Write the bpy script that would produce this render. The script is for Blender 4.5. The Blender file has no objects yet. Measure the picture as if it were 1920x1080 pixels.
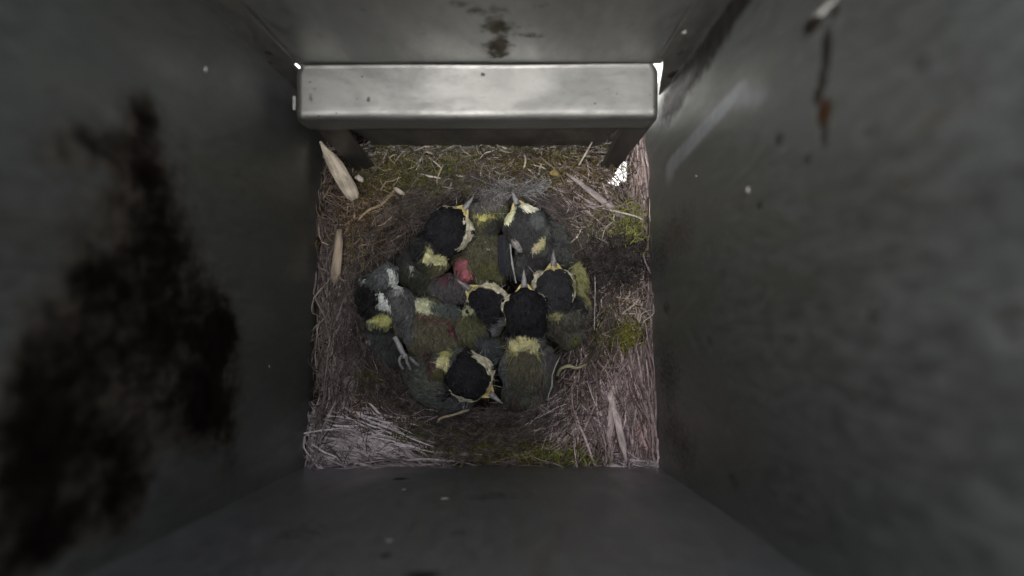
import bpy, bmesh, math, random
from mathutils import Vector, Matrix, noise
R = math.radians
random.seed(11)
scn = bpy.context.scene
C = scn.collection
U = 0.01                      # everything below is written in centimetres
FPX = 1507.0                  # focal length in pixels of the 1920 px wide photograph
HC = 34.0                     # camera height above the box floor, cm

# ------------------------------------------------------------------ camera
cam = bpy.data.cameras.new('camera'); co = bpy.data.objects.new('camera', cam); C.objects.link(co)
cam.sensor_width = 36; cam.lens = 36*FPX/1920
co.location = (0, 0, HC*U); co.rotation_euler = (0, 0, 0)
cam.clip_start = 0.005; cam.clip_end = 200
cam.dof.use_dof = True; cam.dof.focus_distance = 0.275; cam.dof.aperture_fstop = 10.0
scn.camera = co
# ------------------------------------------------------------------ world, sun, exposure
SUN_EL, SUN_AZ = 66, 196      # light falls down the shaft towards the top and a little to the right of the picture
w = bpy.data.worlds.new('World'); scn.world = w; w.use_nodes = True
nt = w.node_tree
bg = nt.nodes['Background']; bg.inputs[1].default_value = 0.15
sky = nt.nodes.new('ShaderNodeTexSky'); sky.sky_type = 'NISHITA'; sky.sun_disc = False
sky.sun_elevation = R(SUN_EL); sky.sun_rotation = R(SUN_AZ); sky.air_density = 1.0; sky.dust_density = 4.0
hs = nt.nodes.new('ShaderNodeHueSaturation'); hs.inputs['Saturation'].default_value = 0.22
nt.links.new(sky.outputs[0], hs.inputs['Color']); nt.links.new(hs.outputs[0], bg.inputs[0])
sl = bpy.data.lights.new('sun', 'SUN'); so = bpy.data.objects.new('sun', sl); C.objects.link(so)
sl.energy = 0.5; sl.angle = R(50); sl.color = (1, .97, .93)
so.rotation_euler = Vector((0.16, 0.20, -1)).to_track_quat('-Z', 'Y').to_euler()
vs = scn.view_settings; vs.view_transform = 'Standard'; vs.look = 'None'; vs.gamma = 1; vs.use_curve_mapping = False
vs.exposure = 2.2
scn.cycles.use_denoising = True
scn.cycles.max_bounces = 8; scn.cycles.diffuse_bounces = 5; scn.cycles.glossy_bounces = 5
scn.cycles.sample_clamp_indirect = 4

# ------------------------------------------------------------------ helpers
def P(x, y, d):               # point seen at photo pixel (x, y), d cm below the camera
    return Vector(((x-960)/FPX*d, (540-y)/FPX*d, HC-d))
def obj(name, verts, faces, m=None, parent=None, smooth=False):
    me = bpy.data.meshes.new(name)
    me.from_pydata([(v[0]*U, v[1]*U, v[2]*U) for v in verts], [], faces)
    if smooth: me.polygons.foreach_set('use_smooth', [True]*len(me.polygons))
    me.update()
    o = bpy.data.objects.new(name, me); C.objects.link(o)
    if m: me.materials.append(m)
    if parent: o.parent = parent
    return o
def empty(name, label, cat, group=None):
    o = bpy.data.objects.new(name, None); C.objects.link(o); o.empty_display_size = .01
    return tag(o, label, cat, group)
def tag(o, label=None, cat=None, group=None, kind=None):
    if label: o['label'] = label
    if cat: o['category'] = cat
    if group: o['group'] = group
    if kind: o['kind'] = kind
    return o
def colattr(o, cols, domain='POINT'):
    a = o.data.color_attributes.new('col', 'FLOAT_COLOR', domain)
    a.data.foreach_set('color', [c for q in cols for c in (q[0], q[1], q[2], 1.0)])
def bev(o, wd=.03, seg=2):
    b = o.modifiers.new('bevel', 'BEVEL'); b.width = wd*U; b.segments = seg; b.limit_method = 'ANGLE'; b.angle_limit = R(30)
    o.data.polygons.foreach_set('use_smooth', [True]*len(o.data.polygons))
    wn = o.modifiers.new('wn', 'WEIGHTED_NORMAL'); wn.keep_sharp = True
def slab(name, quad, n, th, m, parent, bevel=.02, grow=0):
    """a metal sheet: quad of four points, thickness th along n (away from the box inside)"""
    n = Vector(n).normalized()*th
    v = [Vector(p) for p in quad]; v += [p+n for p in v[:4]]
    f = [(0,1,2,3), (7,6,5,4), (0,4,5,1), (1,5,6,2), (2,6,7,3), (3,7,4,0)]
    o = obj(name, v, f, m, parent)
    bm = bmesh.new(); bm.from_mesh(o.data); bmesh.ops.recalc_face_normals(bm, faces=bm.faces); bm.to_mesh(o.data); bm.free()
    if bevel: bev(o, bevel)
    return o

# ------------------------------------------------------------------ materials
def newmat(name):
    m = bpy.data.materials.new(name); m.use_nodes = True
    return m, m.node_tree, m.node_tree.nodes['Principled BSDF']
def N(nt, t, **kw):
    n = nt.nodes.new(t)
    for k, v in kw.items(): setattr(n, k, v)
    return n
def mathn(nt, op, a, b=None):
    n = N(nt, 'ShaderNodeMath', operation=op)
    for i, v in enumerate((a, b)):
        if v is None: continue
        if isinstance(v, (int, float)): n.inputs[i].default_value = v
        else: nt.links.new(v, n.inputs[i])
    return n.outputs[0]
def position_cm(nt):
    g = N(nt, 'ShaderNodeNewGeometry'); s = N(nt, 'ShaderNodeVectorMath', operation='SCALE'); s.inputs[3].default_value = 100
    nt.links.new(g.outputs['Position'], s.inputs[0]); return s.outputs[0]
def noise_tex(nt, vec, scale, detail=5, rough=.55, dist=0, stretch=None):
    if stretch:
        mp = N(nt, 'ShaderNodeMapping'); mp.inputs['Scale'].default_value = stretch; nt.links.new(vec, mp.inputs[0]); vec = mp.outputs[0]
    t = N(nt, 'ShaderNodeTexNoise'); t.inputs['Scale'].default_value = scale; t.inputs['Detail'].default_value = detail
    t.inputs['Roughness'].default_value = rough; t.inputs['Distortion'].default_value = dist
    nt.links.new(vec, t.inputs['Vector']); return t
def maprange(nt, v, a, b, c, d):
    n = N(nt, 'ShaderNodeMapRange', interpolation_type='SMOOTHSTEP')
    nt.links.new(v, n.inputs[0])
    for i, x in enumerate((a, b, c, d)): n.inputs[i+1].default_value = x
    return n.outputs[0]
def blobs(nt, pos, items, amp=.8, nscale=1.3, soft=.35, squash=1.0, merge='MAXIMUM', thr=.5, tear=1.1):
    """irregular patches: ellipsoids (centre, radii in cm, strength) with a noise-torn outline; returns a 0..1 mask"""
    nz = noise_tex(nt, pos, nscale, 6, .62, 0, (1,1,squash))
    sub = N(nt, 'ShaderNodeVectorMath', operation='SUBTRACT'); sub.inputs[1].default_value = (.5, .5, .5)
    nt.links.new(nz.outputs['Color'], sub.inputs[0])
    out = None
    sc = N(nt, 'ShaderNodeVectorMath', operation='SCALE'); sc.inputs[3].default_value = amp*2.0; nt.links.new(sub.outputs[0], sc.inputs[0])
    fine = noise_tex(nt, pos, nscale*3.1, 6, .68, 0, (1,1,squash)).outputs['Fac']
    for c, r, s in items:
        ad = N(nt, 'ShaderNodeVectorMath', operation='SUBTRACT'); ad.inputs[1].default_value = c; nt.links.new(pos, ad.inputs[0])
        dv = N(nt, 'ShaderNodeVectorMath', operation='DIVIDE'); dv.inputs[1].default_value = r; nt.links.new(ad.outputs[0], dv.inputs[0])
        sm = N(nt, 'ShaderNodeVectorMath', operation='ADD'); nt.links.new(dv.outputs[0], sm.inputs[0]); nt.links.new(sc.outputs[0], sm.inputs[1])
        ln = N(nt, 'ShaderNodeVectorMath', operation='LENGTH'); nt.links.new(sm.outputs[0], ln.inputs[0])
        v = maprange(nt, ln.outputs['Value'], .1, 1.7, s, 0)
        out = v if out is None else mathn(nt, merge, out, v)
    out = mathn(nt, 'ADD', out, mathn(nt, 'MULTIPLY', mathn(nt, 'SUBTRACT', fine, .5), tear if merge == 'MAXIMUM' else 2.4))
    out = maprange(nt, out, thr-soft*.7, thr+soft*.8, 0, 1)
    return out
def mixc(nt, fac, a, b):
    n = N(nt, 'ShaderNodeMix', data_type='RGBA'); nt.links.new(fac, n.inputs[0])
    for i, v in ((6, a), (7, b)):
        if isinstance(v, tuple): n.inputs[i].default_value = (*v, 1)
        else: nt.links.new(v, n.inputs[i])
    return n.outputs[2]
def metal(name, base, rough, layers=(), stretch=(1, 1, .25), metallic=1.0, film=.5):
    """dull sheet steel; layers = (patch items, colour, roughness, blobs kwargs)"""
    m, nt, b = newmat(name)
    pos = position_cm(nt)
    n1 = noise_tex(nt, pos, .55, 6, .6, .4, stretch).outputs['Fac']
    n2 = noise_tex(nt, pos, 5, 5, .65, .2, stretch).outputs['Fac']
    dark = tuple(c*(1-film) for c in base)
    col = mixc(nt, maprange(nt, n1, .35, .68, 0, 1), dark, base)
    col = mixc(nt, maprange(nt, n2, .52, .75, 0, .35), col, tuple(c*.55 for c in base))
    rg = mathn(nt, 'ADD', maprange(nt, n1, .3, .7, rough+.1, rough-.05), maprange(nt, n2, .3, .7, .06, -.04))
    mt = None; total = None
    for items, c, ro, kw in layers:
        kw = dict(kw); mot = kw.pop('mottle', .45)
        k = blobs(nt, pos, items, **kw)
        cn = noise_tex(nt, pos, 2.3, 5, .65).outputs['Fac']
        c2 = mixc(nt, maprange(nt, cn, .35, .65, 0, 1), c, tuple(q*mot for q in c))
        col = mixc(nt, k, col, c2)
        total = k if total is None else mathn(nt, 'MAXIMUM', total, k)
        rg = mathn(nt, 'ADD', rg, mathn(nt, 'MULTIPLY', k, ro-rough))
    nt.links.new(col, b.inputs['Base Color']); nt.links.new(rg, b.inputs['Roughness'])
    b.inputs['Specular IOR Level'].default_value = .12
    b.inputs['Metallic'].default_value = metallic
    n3 = noise_tex(nt, pos, 16, 4, .6, 0, stretch).outputs['Fac']
    h = mathn(nt, 'ADD', mathn(nt, 'MULTIPLY', n1, 1.6), mathn(nt, 'MULTIPLY', n3, .06))
    bp = N(nt, 'ShaderNodeBump'); bp.inputs['Strength'].default_value = .06 if 'ledge' not in name else .03; bp.inputs['Distance'].default_value = .0012
    nt.links.new(h, bp.inputs['Height']); nt.links.new(bp.outputs[0], b.inputs['Normal'])
    return m
def attr_mat(name, rough=.8, mul=1.0, trans=0.0, nscale=9, var=.35, sheen=0):
    m, nt, b = newmat(name)
    a = N(nt, 'ShaderNodeAttribute', attribute_name='col')
    pos = position_cm(nt)
    n = noise_tex(nt, pos, nscale, 4, .6).outputs['Fac']
    f = maprange(nt, n, .3, .7, mul*(1-var), mul*(1+var))
    s = N(nt, 'ShaderNodeVectorMath', operation='SCALE'); nt.links.new(a.outputs['Color'], s.inputs[0]); nt.links.new(f, s.inputs[3])
    nt.links.new(s.outputs[0], b.inputs['Base Color']); b.inputs['Roughness'].default_value = rough
    b.inputs['Specular IOR Level'].default_value = .12
    if sheen: b.inputs['Sheen Weight'].default_value = sheen
    return m
def plain(name, col, rough=.6, spec=.4, var=.3, nscale=12, stretch=None, rot=0):
    m, nt, b = newmat(name)
    pos = position_cm(nt)
    if rot:
        mr = N(nt, 'ShaderNodeMapping'); mr.inputs['Rotation'].default_value = (0,0,rot); nt.links.new(pos, mr.inputs[0]); pos = mr.outputs[0]
    n = noise_tex(nt, pos, nscale, 5, .6, 0, stretch).outputs['Fac']
    c = mixc(nt, maprange(nt, n, .3, .7, 0, 1), tuple(q*(1-var) for q in col), tuple(min(1, q*(1+var)) for q in col))
    nt.links.new(c, b.inputs['Base Color']); b.inputs['Roughness'].default_value = rough; b.inputs['Specular IOR Level'].default_value = spec
    bp = N(nt, 'ShaderNodeBump'); bp.inputs['Strength'].default_value = .4; bp.inputs['Distance'].default_value = .0003
    nt.links.new(n, bp.inputs['Height']); nt.links.new(bp.outputs[0], b.inputs['Normal'])
    return m

# walls of the box, cm
XL, XR, YT = -6.83, 4.81, 6.30
def yb(d): return -4.62 - (d-13)*0.094           # the near wall leans a little
def on_left(x, y):
    d = XL*FPX/(x-960); return tuple(P(x, y, d))
def on_right(x, y):
    d = XR*FPX/(x-960); return tuple(P(x, y, d))
def on_top(x, y, yy=YT):
    d = yy*FPX/(540-y); return tuple(P(x, y, d))
def on_bottom(x, y):
    d = 15
    for _ in range(12): d = yb(d)*FPX/(540-y)
    return tuple(P(x, y, d))

def mark_side(f, lst):       # radii measured on the photograph, converted to cm on the side wall
    out = []
    for x, y, rx, ry, st_ in lst:
        c = f(x, y); d = HC-c[2]; out.append((c, (1.5, ry/FPX*d, rx*d/abs(x-960)), st_))
    return out
def stain_flat(f, lst):       # the same for the far and near walls
    out = []
    for x, y, rx, ry, st_ in lst:
        c = f(x, y); d = HC-c[2]; out.append((c, (rx/FPX*d, 1.5, ry*d/abs(y-540)), st_))
    return out
grime_l = mark_side(on_left, [
    (262,190,32,40,.95), (270,230,34,40,.9), (288,300,45,70,1.05), (200,255,70,50,.9), (130,250,60,50,.75), (230,330,80,60,.9), (120,360,60,50,.6), (80,300,50,50,.5),
    (310,400,60,80,1.05), (250,470,80,80,1.1), (170,530,80,80,1.0), (330,520,60,100,1.1), (405,560,40,120,.72), (425,610,28,60,.9),
    (240,620,110,100,1.15), (100,640,80,70,.9), (350,660,80,100,1.15), (410,720,45,110,1.1), (160,760,120,110,1.2), (40,800,90,130,1.2),
    (330,780,80,70,.95), (100,920,140,120,1.2), (232,880,50,80,.95), (250,930,45,50,.85), (432,880,22,60,.95), (60,1040,140,80,1.2), (225,1010,60,60,.75), (400,800,50,60,.9), (20,500,40,60,.5)])
halo_l = [(c, (r[0], r[1]*1.3, r[2]*1.3), st_*.8) for c, r, st_ in grime_l]
steel_left = metal('left_wall_steel', (.28,.30,.29), .46,
    [(halo_l, (.125,.108,.09), .7, dict(amp=.5, nscale=.5, soft=1.1, squash=.45, merge='ADD', thr=.95)), (grime_l, (.014,.011,.009), .8, dict(amp=.6, nscale=.8, soft=1.0, squash=.45, merge='ADD', thr=1.22))], film=.3)
drip = mark_side(on_right, [(1524,45,22,18,1.2), (1566,22,14,26,.8), (1550,80,11,30,1.2), (1549,110,9,34,1.15), (1543,150,10,30,1.15), (1535,178,11,20,1.1), (1546,225,10,34,1.1), (1547,258,8,22,1.0),
    (1512,300,10,14,.8), (1460,262,10,16,.8), (1424,385,9,10,.85), (1630,248,22,16,.72), (1638,592,14,28,.74), (1728,118,24,20,.75), (1375,898,12,18,.66), (1250,578,8,16,.66),
    (1900,605,80,70,.66), (1775,710,24,20,.7), (1330,640,8,18,.58), (1252,700,26,80,.62), (1820,150,120,120,.55), (1450,925,12,12,.62), (1700,450,20,16,.55), (1240,480,22,60,.6)])
rust = mark_side(on_right, [(1546,208,15,26,1.2), (1694,343,12,12,.9), (1270,440,40,60,.58), (1270,820,40,60,.56), (1740,230,60,40,.52)])
sheen_streak = mark_side(on_right, [(1264+k*11,303-k*12,15,15,1.5) for k in range(12)] + [(1385+k*12,178+k*3,24,20,.8-.06*k) for k in range(4)] + [(1256,322,9,22,.9)])  # pale streak: a light reflection painted into the wall colour
corner_r = mark_side(on_right, [(1262+k*13,185-k*19,30+k,34,1.25) for k in range(11)])  # corner grime, with shade painted in to put out a bright reflection
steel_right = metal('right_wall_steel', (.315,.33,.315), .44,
    [(drip, (.035,.028,.022), .8, dict(amp=.3, nscale=2.4, soft=.5, squash=.5)), (rust, (.085,.045,.022), .75, dict(amp=.3, nscale=2.5, soft=.55, squash=.5)),
     (sheen_streak, (.50,.53,.56), .46, dict(amp=.12, nscale=1.2, soft=.65, squash=.5, tear=.2, mottle=.85)),
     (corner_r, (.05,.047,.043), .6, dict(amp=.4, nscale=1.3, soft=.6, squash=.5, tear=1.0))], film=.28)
blot_t = stain_flat(lambda x, y: on_top(x, y, 6.45), [
    (860,6,36,9,1.0), (885,22,22,8,.9), (935,18,40,14,.95), (925,42,26,12,1.05), (938,66,18,16,1.1), (925,84,24,9,1.05), (930,104,20,9,1.25), (995,66,34,6,1.15), (960,50,40,10,.8),
    (1012,12,22,14,.75), (905,58,20,9,.8), (945,88,26,14,.9), (600,65,10,6,.9), (680,18,10,7,.8), (1180,45,50,20,.55), (870,95,60,10,.5), (780,60,60,30,.5), (1095,95,30,10,.55)])
steel_front = metal('front_panel_steel', (.29,.295,.285), .5,
    [(blot_t, (.062,.055,.034), .75, dict(amp=.35, nscale=1.8, soft=.7, squash=.6, merge='ADD', thr=.95))], film=.3)
spots = [(tuple(P(x, y, 23.1)), r, s) for (x, y), r, s in [
    ((692,188),(.07,.09,1),.9), ((906,141),(.07,.06,1),.9), ((680,145),(.035,.03,1),.9), ((583,185),(.11,.15,1),.55), ((590,168),(.14,.08,1),.45), ((582,155),(.05,.04,1),.6),
    ((1135,170),(.28,.10,1),.38), ((1128,160),(.12,.14,1),.3),((1155,178),(.15,.05,1),.4),((655,148),(.2,.15,1),.22), ((1115,196),(.04,.03,1),.8),((1218,180),(.05,.04,1),.6),((1225,202),(.03,.03,1),.8),((562,212),(.1,.05,1),.5),((598,218),(.04,.03,1),.8),((632,213),(.05,.03,1),.6),((670,187),(.03,.03,1),.6),((1000,190),(.3,.1,1),.12)]]
steel_shelf = metal('ledge_steel', (.215,.213,.203), .56, [(spots, (.12,.105,.085), .7, dict(amp=.45, nscale=3.5, soft=.3))], stretch=(.6, 1, 1), film=.2)
bspots = stain_flat(on_bottom, [(722,1042,14,8,.85), (790,1078,44,10,1.0), (750,898,20,6,.66), (860,1000,26,12,.55), (560,1000,90,40,.55), (930,930,90,20,.55)])
steel_bottom = metal('near_wall_steel', (.44,.45,.47), .44, [(bspots, (.03,.025,.02), .8, dict(amp=.35, nscale=1.5))], film=.35)
steel_dark = metal('dark_steel', (.20,.19,.18), .5, film=.5)
steel_flange = metal('flange_steel', (.34,.33,.31), .45, [([(on_top(505,100),(.12,1,.25),.9), (on_top(1263,140),(.18,1,.5),.95), (on_top(1275,100),(.1,1,.5),.7), (on_top(508,118),(.1,1,.2),.6)], (.03,.022,.016), .85, dict(amp=.6, nscale=4))], film=.5)

# ------------------------------------------------------------------ ground outside, seen only through the slits
g, gnt, gb = newmat('pale_gravel')
gn = noise_tex(gnt, position_cm(gnt), .2, 6).outputs['Fac']
gnt.links.new(mixc(gnt, gn, (.5,.49,.46), (.72,.7,.66)), gb.inputs['Base Color']); gb.inputs['Roughness'].default_value = .9
tag(obj('ground', [(-3000,-3000,-120),(3000,-3000,-120),(3000,3000,-120),(-3000,3000,-120)], [(0,1,2,3)], g), kind='structure')

# ------------------------------------------------------------------ the nest box
box = empty('nest_box', 'grey sheet steel nest box seen down its square shaft, grimy inside', 'nest box')
DT, DB = 6.0, 34.0            # rim and floor of the box, cm below the camera
def z(d): return HC-d
T = .12
slab('side_wall', [(XL,YT+.45,z(DT)), (XL,yb(DT)-.3,z(DT)), (XL,yb(DB)-.3,z(DB)), (XL,YT+.45,z(DB))], (-1,0,0), T, steel_left, box, 0)['label'] = 'left wall smeared with black grime'
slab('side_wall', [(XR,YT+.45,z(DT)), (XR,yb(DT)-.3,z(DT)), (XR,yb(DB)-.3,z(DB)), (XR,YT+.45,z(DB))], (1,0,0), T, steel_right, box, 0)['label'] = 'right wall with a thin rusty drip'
slab('end_wall', [(XL,yb(DT),z(DT)), (XR,yb(DT),z(DT)), (XR,yb(DB),z(DB)), (XL,yb(DB),z(DB))], (0,-1,0), T, steel_bottom, box, 0)
slab('box_floor', [(XL,3.9,z(DB)), (XR,3.9,z(DB)), (XR,yb(DB),z(DB)), (XL,yb(DB),z(DB))], (0,0,-1), T, steel_dark, box)
slab('box_floor', [(XL,YT,z(DB)), (3.5,YT,z(DB)), (3.5,3.902,z(DB)), (XL,3.902,z(DB))], (0,0,-1), T, steel_dark, box, 0)
# front: a panel hung behind two narrow flanges, a ledge across it, a slot of daylight at the ledge ends
slab('door_panel', [(-6.55,6.45,z(DT)), (4.55,6.45,z(DT)), (4.3,6.45,z(23.12)), (-6.3,6.45,z(23.12))], (0,1,0), T, steel_front, box)
slab('flange', [(XL,YT,z(DT)), (-6.02,YT,z(DT)), (-6.08,YT,z(22.6)), (XL,YT,z(22.6))], (0,1,0), .1, steel_flange, box, 0)
slab('flange', [(XR,YT,z(DT)), (3.98,YT,z(DT)), (4.07,YT,z(22.1)), (XR,YT,z(22.1))], (0,1,0), .1, steel_flange, box, 0)
slab('flange_tab', [(XL,YT,z(22.6)), (-6.22,YT,z(22.6)), (-6.22,YT,z(23.6)), (XL,YT,z(23.6))], (0,1,0), .1, steel_flange, box, 0)
slab('flange_tab', [(XL,YT,z(23.6)), (-6.12,YT,z(23.6)), (-6.12,YT,z(DB)), (XL,YT,z(DB))], (0,1,0), .1, steel_flange, box, 0)
slab('flange_tab', [(XR,YT,z(22.1)), (4.15,YT,z(22.1)), (4.33,YT,z(23.1)), (4.57,YT,z(24.6)), ][:3]+[(XR,YT,z(23.1))], (0,1,0), .1, steel_flange, box, 0)
slab('flange_tab', [(XR,YT,z(23.1)), (4.33,YT,z(23.1)), (4.78,YT,z(26.2)), (XR,YT,z(26.2))], (0,1,0), .1, steel_flange, box, 0)
slab('front_sheet', [(-6.35,6.62,z(23.3)), (3.3,6.62,z(23.3)), (3.3,6.62,z(DB)), (-6.35,6.62,z(DB))], (0,1,0), T, steel_dark, box)
slab('glint_tab', [P(549,180,22.95), P(554,180,22.95), P(554,206,23.0), P(549,206,23.0)], (0,0,-1), .05, steel_shelf, box, 0)  # added sliver of metal standing in for a bright glint at the ledge end
# ledge: one folded strip - flat top, rounded fold, lip
prof = [(6.43, 23.02), (6.36, 23.09)]
for k in range(9):
    prof.append((6.30-k*(6.30-5.10)/8, 23.10 - .0*k))
for k in range(1, 9):
    a = k/8*math.pi/2*1.0; prof.append((5.10-.18*math.sin(a), 23.10+.18*(1-math.cos(a))))
for k in range(1, 5): prof.append((4.92+.0*k, 23.28+k*1.25/4))
nx = 60; v = []; f = []
def ledge_x(i, d, y):
    t = i/nx
    c = 0
    if y > 6.2: c = (y-6.2)*.6         # clipped rear corners
    if d > 24.3: c = (d-24.3)*.5
    return (-6.17+c)*(1-t) + (4.17-c)*t
for i in range(nx+1):
    for j, (y, d) in enumerate(prof):
        x = ledge_x(i, d, y)
        dd = d + .02*math.sin(i*.21+j*.3)*.4 - .06*(i/nx-.5)
        v.append((x, y+.010*math.sin(i*.13)+ .03*(i/nx-.5), z(dd)))
m_ = len(prof)
for i in range(nx):
    for j in range(m_-1): f.append((i*m_+j, (i+1)*m_+j, (i+1)*m_+j+1, i*m_+j+1))
led = obj('ledge', v, f, steel_shelf, box, True)
sd = led.modifiers.new('s', 'SOLIDIFY'); sd.thickness = .09*U; sd.offset = -1
# dark plate of the entrance chamber and its two slanting legs
slab('chamber_plate', [(-5.2,5.02,z(24.9)), (3.4,5.02,z(24.9)), (3.2,5.35,z(31.5)), (-4.9,5.35,z(31.5))], (0,1,0), .1, steel_dark, box)
slab('ledge_leg', [P(588,238,24.62), P(648,238,24.7), P(716,338,30.4), P(684,338,30.2)], (0,1,.1), .1, steel_dark, box, .015)
slab('ledge_leg', [P(1226,231,24.62), P(1169,236,24.7), P(1121,331,30.4), P(1146,331,30.2)], (0,1,.1), .1, steel_dark, box, .015)
slab('ledge_leg_fold', [P(1170,237,24.6), P(1166,237,24.9), P(1117,332,30.7), P(1121,331,30.35)], (-1,.3,0), .05, steel_flange, box, 0)
# rivets on the flanges
def dome(name, c, r, m, parent, squash=.5, seed=0, rough=0.0, sub=3, axes=(1,1,1)):
    bm = bmesh.new(); bmesh.ops.create_icosphere(bm, subdivisions=sub, radius=1)
    for vv in bm.verts:
        q = vv.co.copy(); k = 1 + rough*noise.noise(q*1.7+Vector((seed,seed*.7,3)))
        vv.co = Vector((q.x*axes[0], q.y*axes[1], q.z*axes[2]))*r*k + Vector(c)
    o = obj(name, [tuple(a.co) for a in bm.verts], [tuple(a.index for a in ff.verts) for ff in bm.faces], m, parent, True); bm.free(); return o
# small pale droppings and crumbs on the walls
white = plain('dried_dropping', (.30,.29,.26), .85)
DR = 'pale crumbs stuck to the box walls'
for nm, c, r, ax, lab in [
    ('dropping', on_left(386,131), .085, (.3,1,1.3), 'small white dropping high on the left wall beside the ledge corner'),
    ('dropping', on_left(505,687), .07, (.3,1,1), 'tiny white speck on the left wall, level with the bottom chick'),
    ('dropping', on_right(1549,14), .10, (.3,.7,5.5), 'long white dropping at the top of the rusty drip on the right wall'),
    ('dropping', on_right(1402,356), .08, (.3,1,1.5), 'pale fleck on the right wall below the light streak'),
    ('dropping', on_right(1305,330), .06, (.3,.7,2.2), 'narrow pale fleck on the right wall closest to the nest corner'),
    ('dropping', on_bottom(757,918), .07, (1.3,.3,.8), 'tiny pale speck on the near wall, closest to the nest edge'),
    ('dropping', on_bottom(833,935), .10, (1.6,.3,1), 'oblong pale crumb on the near wall, right of a tinier speck'),
    ('dropping', on_bottom(730,1014), .085, (1,.3,1.1), 'round pale crumb lowest on the near wall above a dark stain'),
    ('dropping', on_top(1284,60), .10, (.7,.3,1), 'pale crumb on the right flange above the ledge end')]:
    tag(dome(nm, c, r*.72, white, None, rough=.7, seed=r*90+c[0], axes=ax), lab, 'dropping', DR)

# ------------------------------------------------------------------ nest ground shape
CX, CY, CR = 893, 585, 232                     # cup centre and radius in photo pixels
def nest_depth(px, py):
    t = min(1, max(0, (py-270)/600))
    d = 29.6 - 2.6*t
    if py < 300: d += .5*(300-py)/30
    if px > 1100: d -= .25*min(1, (px-1100)/120)*(1-t)
    r = math.hypot(px-CX, (py-CY)*1.02)/CR
    d += 3.2*max(0, 1-r**3) if r < 1 else 0
    d += .25*noise.noise(Vector((px*.02, py*.02, 1))) + .12*noise.noise(Vector((px*.06, py*.06, 4)))
    # sunken dark corner under the ledge
    return d
def to_px(x, y, d): return 960+x*FPX/d, 540-y*FPX/d
def ingap(px, py, m=1.0):       # the corner where daylight shows through from below
    t = (py-305)/44; c = 1172-22*t; return 0 < t < 1.05 and abs(px-c) < (3+15*t)*m*(1 if t < .85 else .6)
def nest_z(x, y):
    d = 28.5
    for _ in range(4):
        px, py = to_px(x, y, d); d = nest_depth(px, py)
    return HC-d
straw_mat = attr_mat('dry_straw', .7, var=.3, nscale=6)
fuzz_mat = attr_mat('nest_fuzz', .95, var=.4, nscale=3)
nest = empty('bird_nest', 'cup nest of hair, moss and dry grass filling the box', 'nest')
nxg, nyg = 190, 190; v = []; cols = []; f = []
for j in range(nyg+1):
    for i in range(nxg+1):
        x = XL+.02 + (XR-XL-.04)*i/nxg; ylo = yb(27.4)+.02; y = ylo + (6.28-ylo)*j/nyg
        zz = nest_z(x, y) + .09*noise.noise(Vector((x*5, y*5, 2))) + .05*noise.noise(Vector((x*13, y*13, 7)))
        v.append((x, y, zz)); k = noise.noise(Vector((x*1.3, y*1.3, 9)))*.5+.5
        cols.append((.018+.016*k, .014+.012*k, .012+.010*k))
for j in range(nyg):
    for i in range(nxg):
        a = j*(nxg+1)+i; pp = v[a]
        if ingap(*to_px(pp[0], pp[1], HC-pp[2]), 1.0+.5*noise.noise(Vector(pp)*4)): continue
        f.append((a, a+1, a+nxg+2, a+nxg+1))
o = obj('nest_cup', v, f, fuzz_mat, nest, True); colattr(o, cols)

# ------------------------------------------------------------------ fibres
class Strands:
    def __init__(s): s.v, s.f, s.c = [], [], []
    def add(s, pts, wid, col, up=None):
        n = len(pts); b = len(s.v)
        for i, p in enumerate(pts):
            t = (pts[min(i+1, n-1)]-pts[max(i-1, 0)])
            u = up if up is not None else Vector((0,0,1))
            sd = t.cross(u)
            if sd.length < 1e-6: sd = Vector((1,0,0))
            sd.normalize(); w_ = wid[i] if isinstance(wid, (list, tuple)) else wid
            # three sided strand: two edges and a raised spine
            s.v += [tuple(p-sd*w_*.5), tuple(p+u*w_*.35), tuple(p+sd*w_*.5)]
            s.c += [col, col, col]
        for i in range(n-1):
            a = b+3*i
            s.f += [(a, a+1, a+4, a+3), (a+1, a+2, a+5, a+4)]
    def build(s, name, m, parent=None):
        o = obj(name, s.v, s.f, m, parent); colattr(o, s.c); return o
def lerpc(a, b, t): return tuple(a[i]+(b[i]-a[i])*t for i in range(3))
YB = yb(27.4)+.04
def fibre(S, px, py, ang, ln, wid, col, curl=.6, lift=.15, rise=.1, seg=5):
    """ang in degrees in the picture plane, ln and wid in photo pixels"""
    d = nest_depth(px, py); k = d/FPX
    c = P(px, py, d); L = ln*k; a = R(ang); pts = []
    x, y = c.x-math.cos(a)*L/2, c.y-math.sin(a)*L/2
    kk = random.gauss(0, curl); z0 = random.uniform(.0, lift)
    if min(px-605, 1222-px, 872-py) < 16 and random.random() < .35: z0 += random.uniform(0, .7)
    tilt = random.gauss(0, rise)
    for i in range(seg+1):
        t = i/seg
        pts.append((x, y, t)); aa = a + kk*(t-.5) + random.gauss(0, curl*.18)
        x += math.cos(aa)*L/seg; y += math.sin(aa)*L/seg
    out = []
    if ingap(px, py, 1.25) and random.random() < .93: return
    for x, y, t in pts:
        x = min(XR-.03, max(XL+.03, x)); y = max(YB, min(6.25, y))
        out.append(Vector((x, y, nest_z(x, y)+.04+z0+tilt*L*(t-.5)+.04*math.sin(t*6+z0*30))))
    w_ = wid*k
    u = Vector((random.gauss(0,.5), random.gauss(0,.5), 1)).normalized()
    S.add(out, [w_*(.5 if i in (0, seg) else 1) for i in range(seg+1)], col, u)
def incup(px, py, m=.86): return math.hypot(px-CX, py-CY)/CR < m
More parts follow.
